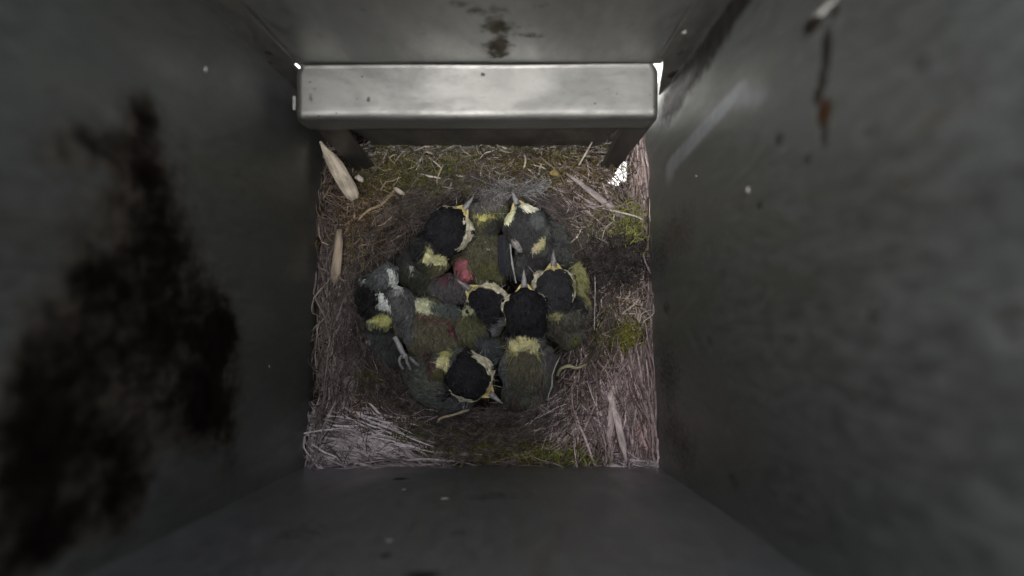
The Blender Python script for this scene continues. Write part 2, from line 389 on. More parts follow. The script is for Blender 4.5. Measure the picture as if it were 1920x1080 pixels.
def patch(S, n, cx, cy, sx, sy, ang, dang, ln, wid, ca, cb, curl=.5, lift=.25, rise=.1, tang=False, seg=5):
    k = 0
    while k < n:
        px, py = random.gauss(cx, sx), random.gauss(cy, sy)
        k += 1
        if incup(px, py): continue
        if not (595 < px < 1238 and 262 < py < 890): continue
        a = random.gauss(ang, dang)
        if tang: a = math.degrees(math.atan2(-(py-CY), px-CX))+90+random.gauss(0, dang)
        q = random.random(); b = random.uniform(.3, 1.1) if random.random() < .6 else random.uniform(.9, 1.3)
        c = tuple(x*b for x in lerpc(ca, cb, q))
        fibre(S, px, py, a, ln*random.uniform(.4, 1.3), wid*random.choice((.7,.9,1.1,1.3,1.9)), c, curl, lift, rise, seg)

hair = Strands()
for _ in range(5200):                          # fine hair and rootlets woven round the cup
    px, py = random.uniform(600, 1225), random.uniform(268, 875)
    if incup(px, py, .8): continue
    a = math.degrees(math.atan2(-(py-CY), px-CX))+90+random.gauss(0, 40)
    b = random.uniform(.5, 1.3); q = random.random()
    c = tuple(x*b for x in lerpc((.10,.075,.06), (.19,.15,.14), q))
    fibre(hair, px, py, a, random.uniform(25, 80), random.uniform(.8, 1.6), c, 1.0, .12, .05)
DH, DH2 = (.06,.052,.05), (.15,.135,.13)
for _ in range(2600):
    a0 = random.uniform(0, 360); r = CR*random.uniform(.82, 1.12)
    px, py = CX+r*math.cos(R(a0)), CY-r*math.sin(R(a0))
    if not (610 < px < 1205): continue
    fibre(hair, px, py, a0+90+random.gauss(0, 22), random.uniform(40, 90), random.uniform(.7, 1.5), lerpc(DH, DH2, random.random()), .9, .18, .05)
for _ in range(3000):
    a0 = random.uniform(0, 360); r = CR*random.gauss(1.02, .07)
    px, py = CX+r*math.cos(R(a0)), CY-r*math.sin(R(a0))
    if r < CR*.86 or not (612 < px < 1205): continue
    fibre(hair, px, py, a0+90+random.gauss(0, 26), random.uniform(35, 80), random.uniform(.8, 1.6), lerpc((.045,.037,.034), (.13,.11,.105), random.random()), 1.1, .5, .05)
patch(hair, 2600, 1152, 492, 24, 22, 0, 90, 26, .9, (.030,.026,.026), (.075,.065,.065), 2.5, .7)
hair.build('woven_hair', fuzz_mat, nest)['kind'] = 'stuff'

st = Strands()
PALE, PALE2 = (.44,.375,.39), (.64,.565,.58)
GREY, GREY2 = (.14,.115,.105), (.33,.28,.26)
patch(st, 648, 668, 828, 52, 24, -12, 13, 105, 2.3, PALE, PALE2, .25, .45)
patch(st, 187, 735, 858, 60, 9, -3, 8, 100, 2.2, GREY, PALE, .25, .25)
patch(st, 115, 606, 820, 12, 32, 62, 12, 70, 2.4, GREY, PALE2, .2, .3)
patch(st, 446, 626, 640, 13, 85, 88, 12, 95, 1.8, GREY, GREY2, .3, .35)
patch(st, 187, 650, 740, 22, 50, 70, 30, 70, 1.6, GREY, GREY2, .5, .3)
patch(st, 504, 1160, 775, 34, 50, 92, 16, 115, 2.0, (.22,.155,.155), (.58,.46,.47), .35, .5)
patch(st, 500, 1150, 760, 45, 60, 80, 60, 60, 1.2, (.09,.065,.06), (.26,.2,.19), .9, .55)
patch(st, 300, 690, 820, 60, 35, -20, 50, 60, 1.2, (.10,.08,.075), (.28,.23,.22), .9, .5)
patch(st, 700, 634, 600, 15, 110, 80, 40, 55, 1.1, (.07,.055,.05), (.22,.18,.17), .9, .5)
patch(st, 700, 900, 305, 170, 28, 0, 70, 48, 1.1, (.06,.05,.042), (.24,.2,.17), .9, .6)
patch(st, 160, 900, 300, 170, 26, 0, 70, 34, 1.8, (.3,.26,.2), (.45,.4,.34), .5, .6)
patch(st, 400, 1130, 480, 50, 110, 60, 70, 44, 1.1, (.07,.055,.05), (.3,.25,.22), 1.1, .6)
patch(st, 500, 690, 440, 40, 80, 60, 70, 44, 1.1, (.07,.055,.045), (.3,.24,.18), 1.1, .6)
patch(st, 259, 1200, 775, 14, 55, 97, 8, 120, 2.0, (.25,.18,.18), (.54,.42,.42), .25, .4)
patch(st, 273, 1075, 795, 38, 30, 38, 22, 75, 1.7, (.30,.23,.22), (.5,.42,.41), .35, .35)
patch(st, 158, 1120, 720, 35, 35, 60, 30, 65, 1.6, (.32,.24,.22), (.5,.42,.4), .5, .35)
patch(st, 302, 930, 838, 130, 14, 0, 16, 90, 1.7, (.12,.085,.08), (.3,.23,.23), .4, .2)
patch(st, 86, 1205, 863, 22, 8, -5, 12, 70, 2.6, PALE, PALE2, .2, .4)
patch(st, 259, 1165, 565, 28, 38, 60, 45, 48, 1.6, (.26,.20,.17), (.52,.44,.40), .8, .4)
patch(st, 144, 1200, 620, 9, 70, 92, 12, 80, 1.6, GREY, PALE, .3, .3)
patch(st, 302, 1110, 375, 42, 40, -42, 22, 60, 1.6, (.2,.15,.14), (.46,.38,.38), .5, .35)
patch(st, 115, 1128, 445, 40, 28, 20, 60, 38, 1.6, (.26,.22,.18), (.5,.45,.38), .8, .45)
patch(st, 216, 900, 280, 140, 9, 0, 14, 75, 1.6, (.25,.23,.21), (.52,.48,.45), .4, .3)
patch(st, 115, 1197, 320, 9, 35, 88, 10, 75, 2.2, (.25,.18,.16), (.5,.4,.37), .3, .5)
patch(st, 86, 735, 290, 35, 8, 0, 20, 60, 1.6, (.3,.28,.27), (.5,.47,.45), .4, .3)
patch(st, 172, 700, 790, 60, 35, -35, 40, 60, 1.5, (.2,.16,.15), (.4,.34,.33), .7, .3)
patch(st, 144, 655, 560, 22, 60, 70, 40, 50, 1.4, (.2,.17,.15), (.42,.37,.33), .7, .3)
patch(st, 158, 680, 420, 40, 40, 30, 60, 55, 1.5, (.22,.15,.1), (.45,.36,.27), .8, .3)
st.build('dry_grass', straw_mat, nest)['kind'] = 'stuff'

moss = Strands()
def moss_patch(n, cx, cy, sx, sy, ca, cb, ln=15, lift=.4):
    for _ in range(n):
        px, py = random.gauss(cx, sx), random.gauss(cy, sy)
        if incup(px, py, .95) or not (606 < px < 1212 and 268 < py < 868): continue
        b = random.uniform(.55, 1.25); c = tuple(x*b for x in lerpc(ca, cb, random.random()))
        fibre(moss, px, py, random.uniform(0, 360), ln*random.uniform(.5, 1.6), random.uniform(1.2, 3.0), c, 1.6, lift, .5, 3)
GR, GR2 = (.042,.046,.018), (.155,.155,.045)
OR, OR2 = (.07,.043,.025), (.17,.10,.045)
moss_patch(1446, 815, 325, 60, 24, GR, GR2, 17)
moss_patch(650, 740, 310, 30, 24, (.07,.07,.03), (.14,.13,.05))
moss_patch(1085, 985, 310, 72, 21.6, OR, (.16,.14,.045))
moss_patch(507, 960, 295, 108, 14.4, (.08,.09,.03), (.15,.15,.06))
moss_patch(794, 690, 400, 38.4, 40.8, OR, OR2)
moss_patch(432, 725, 380, 30, 36, (.08,.07,.03), (.16,.12,.04))
moss_patch(361, 670, 470, 24, 30, (.09,.08,.03), (.17,.13,.04))
moss_patch(650, 1090, 330, 48, 33.6, OR, (.17,.14,.06))
moss_patch(578, 1130, 430, 42, 30, (.08,.08,.035), (.17,.16,.07))
moss_patch(361, 1178, 425, 16.8, 24, (.12,.13,.04), (.30,.30,.10), 14, .6)
moss_patch(1014, 1145, 625, 40.8, 28.8, GR, (.2,.2,.04))
moss_patch(215, 1178, 628, 10.8, 10.8, (.14,.14,.03), (.27,.25,.05), 14, .6)
moss_patch(432, 1140, 700, 26.4, 36, OR, (.22,.17,.05))
moss_patch(287, 1165, 545, 24, 30, OR, OR2)
moss_patch(650, 880, 830, 96, 19.2, (.06,.065,.02), (.13,.13,.03))
moss_patch(252, 750, 808, 30, 14.4, GR, (.13,.14,.03))
moss_patch(185, 715, 705, 26.4, 9.6, GR, GR2)
moss_patch(361, 1065, 850, 48, 9.6, (.11,.13,.03), (.25,.28,.08))
moss_patch(361, 1000, 835, 72, 16.8, OR, (.15,.12,.04))
moss_patch(287, 700, 765, 48, 21.6, (.08,.05,.03), (.2,.11,.05))
moss.build('moss', attr_mat('moss_green', .85, nscale=5), nest)['kind'] = 'stuff'

# pale down and wool caught at the far side of the cup, and white wool lit in the corner gap
dn = Strands()
for cx, cy, sx, sy, n, a0 in ((938,372,7,12,130,100), (985,360,20,5,140,25), (1000,352,12,5,50,40), (905,368,14,7,25,60)):
    for _ in range(n):
        px, py = random.gauss(cx, sx), random.gauss(cy, sy)
        d = 28.6+random.uniform(-.1,.3); a = R(random.gauss(a0, 35)); L = random.uniform(.2,.6)
        p = P(px, py, d); q = [p+Vector((math.cos(a+k*.25*random.gauss(0,1)), math.sin(a), .05*random.gauss(0,1)))*L*k/3 for k in range(4)]
        b = random.uniform(.08,.34); dn.add(q, .014, (b, b*.98, b*.97))
dn.build('grey_down', fuzz_mat, nest)['kind'] = 'stuff'

# ------------------------------------------------------------------ single blades, splinters and stems
def blade(name, pts, col, label, cat, th=.05, rough=.6, group=None, camber=.25):
    """pts: (px, py, depth, half width px)"""
    v = []; f = []; n = len(pts); ctr = [P(p[0], p[1], p[2]) for p in pts]
    for i, c in enumerate(ctr):
        t = ctr[min(i+1, n-1)]-ctr[max(i-1, 0)]; sd = t.cross(Vector((0,0,1))).normalized(); hw = pts[i][3]*pts[i][2]/FPX
        up = Vector((0,0,1))
        jit = 1+.12*noise.noise(c*3)
        for k in (-1, -.5, 0, .5, 1): v.append(tuple(c+sd*hw*k*jit+up*(camber*hw*(1-k*k)+ .02*noise.noise(c*5+Vector((k,0,0))))))
        for k in (-1, -.5, 0, .5, 1): v.append(tuple(c+sd*hw*k*jit-up*th+up*camber*hw*(1-k*k)*.6))
    for i in range(n-1):
        a, b = i*10, (i+1)*10
        for k in range(4):
            f.append((a+k, a+k+1, b+k+1, b+k)); f.append((a+5+k, b+5+k, b+6+k, a+6+k))
        f.append((a, b, b+5, a+5)); f.append((a+4, a+9, b+9, b+4))
    e = (n-1)*10
    f.append(tuple(range(0,5))+tuple(range(9,4,-1))); f.append(tuple(e+q for q in (4,3,2,1,0,5,6,7,8,9)))
    d = Vector(ctr[-1]-ctr[0])
    m = plain(name+'_mat', col, rough, .2, .38, 7, (.16,1,1), -math.atan2(d.y, d.x))
    o = obj(name, v, f, m, None, True)
    bm = bmesh.new(); bm.from_mesh(o.data); bmesh.ops.recalc_face_normals(bm, faces=bm.faces); bm.to_mesh(o.data); bm.free()
    return tag(o, label, cat, group)
blade('wood_splinter', [(600,265,27.4,2),(607,277,27.4,5),(619,295,27.5,11),(630,312,27.6,14),(642,333,27.7,14.5),(654,353,27.8,14),(661,366,27.9,12),(665,374,27.95,7)],
      (.41,.35,.275), 'pale flat wood splinter leaning in the far left corner of the nest', 'wood splinter', .08, .55, camber=.12)
G1 = 'broad dry grass blades in the nest'
blade('grass_blade', [(1062,325,28.9,2),(1090,345,28.7,4),(1120,368,28.6,6),(1150,392,28.5,6),(1176,413,28.5,2)], (.31,.265,.255), 'grey broad grass blade slanting below the bright corner gap', 'grass blade', group=G1)
blade('grass_blade', [(636,430,27.9,5),(635,455,27.8,8),(632,485,27.8,9),(629,510,27.8,9),(626,530,28.0,6)], (.31,.245,.185), 'tan stubby blade against the left wall below the wood splinter', 'grass blade', group=G1)
blade('grass_blade', [(1150,695,27.7,2),(1150,730,27.1,6),(1149,770,26.8,8),(1144,810,26.7,6),(1137,842,26.7,2)], (.52,.42,.41), 'pinkish pointed grass blade, left one of the crossed pair at lower right', 'grass blade', group=G1)
blade('grass_blade', [(1128,712,27.6,2),(1146,750,26.9,5),(1159,790,26.6,7),(1167,830,26.4,7),(1175,869,26.3,1)], (.56,.46,.45), 'longest pinkish pointed grass blade hanging over the near edge at lower right', 'grass blade', group=G1)
blade('bark_flake', [(1192,760,27.2,4),(1197,785,27.0,11),(1206,812,26.8,13),(1216,835,26.7,10),(1224,858,26.6,4)], (.55,.36,.33), 'reddish pink bark flake by the right wall near the nest corner', 'bark flake', .06)
blade('grass_blade', [(618,780,27.6,2),(602,810,27.4,6),(588,840,27.3,7),(570,872,27.2,4),(561,888,27.1,1)], (.42,.38,.37), 'grey blade poking out past the lower left nest corner', 'grass blade', group=G1)
blade('grass_blade', [(640,795,27.3,3),(690,818,26.9,5),(745,845,26.8,5),(800,868,26.8,2)], (.50,.44,.43), 'long pale blade lying over the lower left straw', 'grass blade', group=G1)
blade('grass_blade', [(690,877,26.7,3),(730,873,26.6,8),(765,872,26.6,6),(788,874,26.7,2)], (.52,.47,.46), 'short grey blade along the near edge at lower left', 'grass blade', group=G1)
blade('dry_leaf', [(703,752,27.9,2),(712,758,27.7,7),(722,762,27.7,9),(732,768,27.8,3)], (.40,.22,.10), 'small orange brown leaf scrap in the lower left of the nest', 'leaf')
blade('dry_leaf', [(1030,325,28.9,2),(1038,323,28.7,6),(1045,327,28.7,4),(1049,330,28.8,1)], (.30,.24,.09), 'tiny yellow leaf scrap at the far side of the nest', 'leaf')
blade('wood_chip', [(665,333,28.2,2),(671,332,28.1,5),(677,337,28.1,5),(680,341,28.2,2)], (.42,.38,.33), 'tiny white wood chip right of the pale splinter', 'wood chip')
blade('wood_chip', [(738,352,28.6,2),(745,356,28.5,4),(752,361,28.5,4),(758,364,28.6,2)], (.40,.36,.29), 'tiny cream wood chip below the green moss', 'wood chip')
def stem(name, pts, r, col, label, cat, group=None):
    """a round stem through (px, py, depth) points"""
    c = [P(*p) for p in pts]; q = []
    for i in range(len(c)-1):
        p0, p1, p2, p3 = c[max(i-1,0)], c[i], c[i+1], c[min(i+2, len(c)-1)]
        for k in range(6):
            t = k/6; q.append(.5*((2*p1)+(-p0+p2)*t+(2*p0-5*p1+4*p2-p3)*t*t+(-p0+3*p1-3*p2+p3)*t**3))
    q.append(c[-1]); v = []; f = []
    for i, p in enumerate(q):
        t = (q[min(i+1,len(q)-1)]-q[max(i-1,0)]).normalized(); s = t.cross(Vector((0,0,1)))
        s = s.normalized() if s.length > 1e-4 else Vector((1,0,0)); u = s.cross(t); rr = r*(1+.35*noise.noise(p*4))*(1 if 0 < i < len(q)-1 else .4)
        for k in range(6):
            a = k*math.pi/3; v.append(tuple(p+(s*math.cos(a)+u*math.sin(a))*rr))
    for i in range(len(q)-1):
        for k in range(6): f.append((i*6+k, i*6+(k+1)%6, (i+1)*6+(k+1)%6, (i+1)*6+k))
    f.append(tuple(range(6))); f.append(tuple((len(q)-1)*6+k for k in range(6)))
    return tag(obj(name, v, f, plain(name+'_mat', col, .7), None, True), label, cat, group)
stem('plant_stem', [(1045,705,28.1),(1052,692,27.6),(1066,686,27.4),(1082,690,27.5),(1105,681,27.7)], .055, (.30,.29,.17), 'pale green curled plant stem arching over the right edge of the cup', 'stem')
stem('rootlet', [(880,768,28.1),(850,778,27.7),(826,785,27.5),(817,800,27.4),(816,815,27.4),(824,827,27.5)], .05, (.34,.28,.20), 'tan hooked rootlet curling below the bottom chick', 'rootlet')
stem('rootlet', [(655,690,28.2),(690,725,27.9),(722,752,27.7),(740,775,27.6),(760,790,27.6)], .045, (.30,.24,.19), 'long brown rootlet running down to the orange leaf scrap', 'rootlet')
stem('rootlet', [(1118,388,28.9),(1150,395,28.2),(1190,405,28.0),(1205,412,27.9)], .03, (.52,.47,.40), 'thin pale rootlet crossing the right side of the nest below the bright corner gap', 'rootlet')
stem('rootlet', [(745,350,28.9),(727,372,28.5),(712,385,28.4),(690,395,28.4),(672,412,28.5)], .05, (.34,.25,.15), 'knobbly brown rootlet slanting left of the upper left chick', 'rootlet')
stem('rootlet', [(1018,775,28.1),(1030,770,27.7),(1055,780,27.4),(1080,790,27.2),(1100,795,27.1)], .035, (.50,.44,.42), 'thin pale rootlet below the curled stem at lower right', 'rootlet')
stem('horse_hair', [(1115,500,28.3),(1116,540,27.9),(1115,590,28.0),(1114,625,28.2)], .018, (.40,.38,.36), 'single straight grey hair standing right of the chick with the yellow flank', 'hair')
stem('straw', [(1112,262,28.8),(1100,285,28.4),(1085,310,28.7)], .03, (.5,.44,.38), 'short pale straw leaning against the far plate', 'straw')

# ------------------------------------------------------------------ chicks
feather = attr_mat('plumage', .9, var=.22, nscale=7)
skin_mat = attr_mat('chick_body', .8, var=.22, nscale=10)
horn = plain('beak_horn', (.17,.165,.17), .45, .5, .6, 6)
gape = plain('yellow_gape', (.60,.49,.20), .5, .4, .15, 20)
eyeb = plain('eye_black', (.01,.01,.01), .12, .6, .1, 20)
claw = plain('foot_skin', (.30,.30,.31), .6, .4, .3, 25)
quill = attr_mat('wing_feather', .7, var=.2, nscale=9)
CAP = (.010,.010,.0115); CREAM = (.74,.69,.52); YEL = (.56,.51,.21); OLV = (.078,.074,.044); GRY = (.085,.087,.088); DRK = (.030,.031,.029); BRN = (.075,.065,.048); PINK = (.24,.085,.10)
GROUP = 'fledging tit chicks crowded in the nest'
def ell(bm, c, r, ang):
    """ellipsoid, c world cm, r (along, across, up) cm, ang degrees"""
    g = bmesh.ops.create_icosphere(bm, subdivisions=3, radius=1)
    M = Matrix.Translation(c) @ Matrix.Rotation(R(ang), 4, 'Z') @ Matrix.Diagonal((*r, 1))
    bmesh.ops.transform(bm, matrix=M, verts=g['verts'])
def remesh(bm, voxel=.075, smooth=6):
    me = bpy.data.meshes.new('tmp'); bm.to_mesh(me); bm.free()
    o = bpy.data.objects.new('tmp', me); C.objects.link(o)
    r = o.modifiers.new('r', 'REMESH'); r.mode = 'VOXEL'; r.voxel_size = voxel
    s = o.modifiers.new('s', 'SMOOTH'); s.iterations = smooth; s.factor = .5
    dg = bpy.context.evaluated_depsgraph_get(); ev = o.evaluated_get(dg); m2 = ev.to_mesh()
    v = [p.co.copy() for p in m2.vertices]; f = [tuple(p.vertices) for p in m2.polygons]
    nr = [p.normal.copy() for p in m2.vertices]
    ev.to_mesh_clear(); bpy.data.objects.remove(o); bpy.data.meshes.remove(me)
    return v, f, nr
def chick(label, head, face, bodies, base, paints, tail, nape=None, bare=(), cap=CAP, cheek=True, wings=(), tuft=5200, tl=.26, beak_len=.58, seed=1, tilt=0.0, cheekcol=None, cz0=.26):
    """head: (px, py, depth, r along, r across px) or None; face: direction the beak points, degrees;
    bodies: (px, py, depth, rx, ry, rz px, angle); paints: (px, py, rx, ry, angle, colour) plumage patches"""
    root = empty('chick', label, 'bird', GROUP); rnd = random.Random(seed)
    cheekcol = cheekcol or CREAM
    bm = bmesh.new(); cen = None
    for px, py, d, rx, ry, rz, a in bodies:
        k = d/FPX; ell(bm, P(px, py, d+rz*k*.32), (rx*k*.93, ry*k*.93, rz*k*1.36), a)
    if head:
        hx, hy, hd, ra, rb = head; k = hd/FPX; hc = P(hx, hy, hd); fa = R(face)
        ell(bm, hc, (ra*k*.97, rb*k*.95, rb*k*.90), face)
        fw = Vector((math.cos(fa), math.sin(fa), 0)); sw = Vector((-math.sin(fa), math.cos(fa), 0))
        RA, RB = ra*k, rb*k
        ell(bm, hc-fw*RA*.45+sw*RB*.12*(-1)**seed+Vector((0,0,-.06)), (RA*.66, RB*.80, RB*.80), face+12)
        ell(bm, hc+fw*RA*.72+Vector((0,0,-.10)), (RA*.42, RB*.36, RB*.36), face)     # face ahead of the crown
        for s in (-1, 1): ell(bm, hc+fw*RA*.22+sw*s*RB*.50+Vector((0,0,-.26)), (RA*.6, RB*.50, RB*.6), face)   # cheeks
    v, f, nr = remesh(bm)
    v = [p+n*(.10*noise.noise(p*1.9+Vector((seed*5,0,0)))+.05*noise.noise(p*4.5)) for p, n in zip(v, nr)]
    tl_dir = Vector((math.cos(R(tail)), math.sin(R(tail)), 0))
    def colour(p, n):
        nz = noise.noise(p*3.3+Vector((seed,0,0))); n2 = noise.noise(p*9+Vector((seed,5,0)))
        c = lerpc(base, tuple(q*1.35 for q in base), .5+nz*.9)
        d = HC-p.z; px, py = to_px(p.x, p.y, d)
        px += 3.0*noise.noise(p*7); py += 3.0*noise.noise(p*7+Vector((9,9,9)))
        bareness = 0
        if head:
            q = p-hc; a, s, u = q.dot(fw)/RA, q.dot(sw)/RB, q.z/RB
            rr = math.sqrt((a*.93)**2+s*s)
            if a > -1.08 and rr < 1.55 and u > -1.2:
                cz = cz0 + .20*nz + .22*n2 + tilt*s + .10*noise.noise(Vector((math.atan2(s,a)*1.5, seed*3.1, 0)))
                if a < -.78: pass
                elif u > cz and rr < 1.12: c = lerpc(cap, tuple(q_*1.5 for q_ in cap), .5+nz)
                elif cheek and u > -.45+.1*n2 and a > -.30+.35*nz:
                    c = lerpc(cheekcol, (.72,.58,.17), max(0, min(1, (a-.75)*3.5)))
                    c = tuple(x*(.72+.5*n2) for x in c)
                else: c = tuple(x*1.2 for x in cap)
        for it in paints:
            x0, y0, rx, ry, an, pc = it[:6]
            dx, dy = px-x0, -(py-y0); ca, sa = math.cos(R(an)), math.sin(R(an))
            e = math.sqrt(((dx*ca+dy*sa)/rx)**2+((-dx*sa+dy*ca)/ry)**2) + .22*n2
            if e < 1.12:
                t = min(1, max(0, (1.12-e)/.24)); c = lerpc(c, tuple(x*(1+.25*n2) for x in pc), t)
                if len(it) > 6: bareness = max(bareness, t)
        return c, bareness
    cb = [colour(p, n) for p, n in zip(v, nr)]
    v = [p+n*(.09*noise.noise(p*6)+.05*noise.noise(p*15)) if q[1] > .3 else p for p, n, q in zip(v, nr, cb)]
    o = obj('body', v, f, skin_mat, root, True); colattr(o, [c for c, _ in cb])
    # plumage: small overlapping vanes following the body towards the tail
    S = Strands(); cands = [i for i in range(len(v)) if nr[i].z > -.25]
    for _ in range(tuft):
        i = rnd.choice(cands); p, n = v[i], nr[i]
        if cb[i][1] > .4 and rnd.random() < .86: continue
        flow = tl_dir.copy(); lum = cb[i][0][0]; onhead = False
        if head:
            q = p-hc
            if q.length < RA*1.25:
                flow = -fw; onhead = True
                if lum > .2 and q.dot(fw) > -.5*RA: flow = (-fw + Vector((rnd.gauss(0,.15), rnd.gauss(0,.15), -.3)))
            else: flow = (tl_dir*.8+(p-hc).normalized()*.5)
        flow = flow + Vector((rnd.gauss(0,.22), rnd.gauss(0,.22), 0))
        t = (flow-n*flow.dot(n))
        if t.length < .1: continue
        t.normalize(); L = tl*rnd.uniform(.6,1.2)*(.45 if onhead or lum > .25 else 1)
        lay = .35 if (onhead or lum > .25) else 1
        a = p-n*.012
        pts = [a, a+t*L*.35+n*L*.10*lay, a+t*L*.75+n*L*.10*lay, a+t*L+n*L*rnd.uniform(-.06,.08)*lay]
        c = cb[i][0]; b = rnd.gauss(1, .18 if lum > .02 else .55); c = tuple(x*max(.5, b) for x in c)
        ww = (.045 if onhead else .075)*rnd.uniform(.7,1.3)
        S.add(pts, [ww*.6, ww, ww*.8, ww*.15], c, n)
    for _ in range(tuft//16):                    # a few loose wisps of nestling down
        i = rnd.choice(cands); p, n = v[i], nr[i]
        if cb[i][1] > .4: continue
        t = Vector((rnd.gauss(0,1), rnd.gauss(0,1), 0)).normalized(); L = tl*rnd.uniform(.6,1.3)
        S.add([p, p+n*L*.3+t*L*.4, p+n*L*.35+t*L], [.012,.01,.005], tuple(min(.5, x*1.7+.02) for x in cb[i][0]), n)
    S.build('plumage', feather, root)
    if head:                                    # beak, gape and eyes
        bc = hc+fw*RA*1.02+Vector((0,0,-.02)); V = []; F = []; ns = 7; nc = 10
        for i in range(ns):
            t = i/(ns-1); rad = .12*(1-t)**.9+.012
            c = bc+fw*(t*beak_len)+Vector((0,0,.10*t))
            for k in range(nc):
                a = k/nc*2*math.pi; V.append(tuple(c+sw*math.cos(a)*rad+Vector((0,0,math.sin(a)*rad*.85))))
        for i in range(ns-1):
            for k in range(nc): F.append((i*nc+k, i*nc+(k+1)%nc, (i+1)*nc+(k+1)%nc, (i+1)*nc+k))
        F.append(tuple((ns-1)*nc+k for k in range(nc))); F.append(tuple(range(nc-1,-1,-1)))
        bk = obj('beak', V, F, horn, root, True)
        for s in (-1, 1):
            q = [bc+fw*.10+sw*s*.11+Vector((0,0,.0)), bc-fw*.06+sw*s*.20, bc-fw*.34+sw*s*.43+Vector((0,0,-.03))]
            g_ = Strands(); V = []; F = []
            for i, c in enumerate(q):
                rad = (.035,.065,.03)[i]
                for k in range(6): a = k*math.pi/3; V.append(tuple(c+sw*s*math.cos(a)*rad+Vector((0,0,math.sin(a)*rad*1.3))))
            for i in range(2):
                for k in range(6): F.append((i*6+k, i*6+(k+1)%6, (i+1)*6+(k+1)%6, (i+1)*6+k))
            F += [tuple(range(5,-1,-1)), tuple(12+k for k in range(6))]
            obj('gape_flange', V, F, gape, bk, True)
            dome('eye', hc+fw*RA*.55+sw*s*RB*.88+Vector((0,0,-.10)), .08, eyeb, root)
    for wg in wings:                            # folded wings: long vanes with pale edges
        (x0, y0, x1, y1, d0, d1, spread, nf, wc, ec) = wg
        W = Strands(); a0, a1 = P(x0, y0, d0), P(x1, y1, d1); ax = (a1-a0); sdw = ax.cross(Vector((0,0,1))).normalized()
        for i in range(nf):
            t = i/(max(1, nf-1)); off = (t-.5)*spread*d0/FPX
            s0 = a0+sdw*off*.55+Vector((0,0,-.05*abs(i-nf*.4))); e0 = a1+sdw*off*.9-ax*(.14*t)+Vector((0,0,-.05*abs(i-nf*.4)))
            pts = [s0.lerp(e0, k/5)+Vector((0,0,.12*math.sin(k/5*math.pi)))+sdw*.05*math.sin(k/5*math.pi) for k in range(6)]
            wd = spread*d0/FPX/nf*1.5
            W.add(pts, [wd*.6, wd, wd, wd*.95, wd*.7, wd*.15], tuple(x*rnd.uniform(.8,1.25) for x in wc))
            if ec and i == 0:
                W.add([p+sdw*(-wd*.5+rnd.gauss(0,.025))+Vector((0,0,.03)) for p in pts], [.02,.05,.035,.07,.04,.05], ec)
        W.build('wing', quill, root)
    return root
WG, WE = (.075,.08,.085), (.42,.43,.40)

A = chick('black capped chick at upper left with its beak pointing up to the right', (838,433,27.7,50,44), 52,
  [(806,478,28.7,46,44,40,50), (790,500,29.2,50,46,44,60), (800,530,29.6,40,36,36,80)], DRK,
  [(825,515,38,26,20,OLV), (780,520,30,30,0,(.035,.038,.030)), (800,476,17,12,-70,(.56,.55,.29)), (825,488,17,9,-20,(.58,.56,.30)), (773,505,6,9,0,(.3,.3,.28)), (785,468,14,20,0,(.02,.02,.02))], 235, seed=1, tilt=-.26, cz0=.24)
I = chick('olive backed chick with bare pink skin, its head tucked under the upper left chick', None, 90,
  [(908,478,28.9,58,40,42,90), (906,415,28.8,40,34,34,90), (925,390,29.0,32,30,26,60), (870,505,28.7,30,20,24,100), (848,542,29.0,48,27,26,-8), (915,515,29.2,34,36,34,90)], (.060,.060,.036),
  [(912,480,34,46,90,(.074,.071,.045)), (915,505,28,20,0,(.075,.075,.036)), (908,401,22,12,-25,(.40,.38,.13)), (905,375,40,22,10,(.11,.105,.10)), (930,425,16,26,90,(.035,.035,.032)),
   (848,543,52,27,-8,(.075,.072,.074)), (866,498,13,15,20,PINK,1), (872,518,16,13,60,PINK,1), (856,512,5,5,0,(.08,.05,.05),1), (880,500,5,9,10,(.09,.08,.05)), (873,517,12,10,0,(.36,.12,.14),1), (834,522,10,8,0,(.10,.05,.06)), (915,463,4,4,0,(.3,.3,.28)), (908,452,3,3,0,(.25,.25,.2))], 270, seed=2, tl=.24,
  wings=[(946,440,953,532,28.15,28.3,26,5,(.03,.03,.032),(.36,.37,.35))])
B = chick('grey dusty headed chick at the top, beak pointing up, cream gape spots', (990,432,27.9,52,42), 112,
  [(1012,462,28.8,50,46,40,0), (1045,440,29.3,48,34,36,-40), (992,492,29.2,40,34,34,90), (1035,480,29.3,44,38,36,20)], (.060,.061,.060),
  [(990,436,46,40,20,(.036,.037,.037)), (1008,412,14,18,0,(.085,.09,.09)), (957,402,8,19,-25,(.78,.78,.50)), (992,388,17,8,-12,(.85,.83,.66)), (1014,457,8,14,-25,(.40,.38,.20)), (1003,466,5,10,-10,(.40,.33,.22)), (967,460,7,14,30,(.36,.34,.32)), (1042,430,26,18,0,(.065,.067,.065)),
   (958,378,7,12,60,(.10,.10,.11)), (1000,500,30,24,0,(.05,.048,.05)), (1028,428,5,9,0,(.16,.16,.15)), (1030,355,26,14,20,(.03,.028,.028))], 290, cap=(.034,.035,.036), cheek=False, seed=3, beak_len=.5)
Cc = chick('right hand chick facing up with black cap and yellow green flank', (1040,546,27.6,46,43), 92,
  [(1068,580,28.7,52,46,40,-60), (1076,612,29.2,48,42,38,90), (1082,532,28.9,44,24,30,95), (1050,600,29.1,40,40,36,0)], (.062,.060,.050),
  [(1090,520,17,36,8,(.25,.25,.11)), (1098,550,9,22,10,(.20,.19,.09)), (1042,592,16,6,8,(.40,.39,.20)), (1060,630,20,30,0,(.07,.068,.052)), (1075,645,10,18,-30,(.09,.09,.04))], 275, cap=(.020,.020,.022), seed=4, cz0=.3)
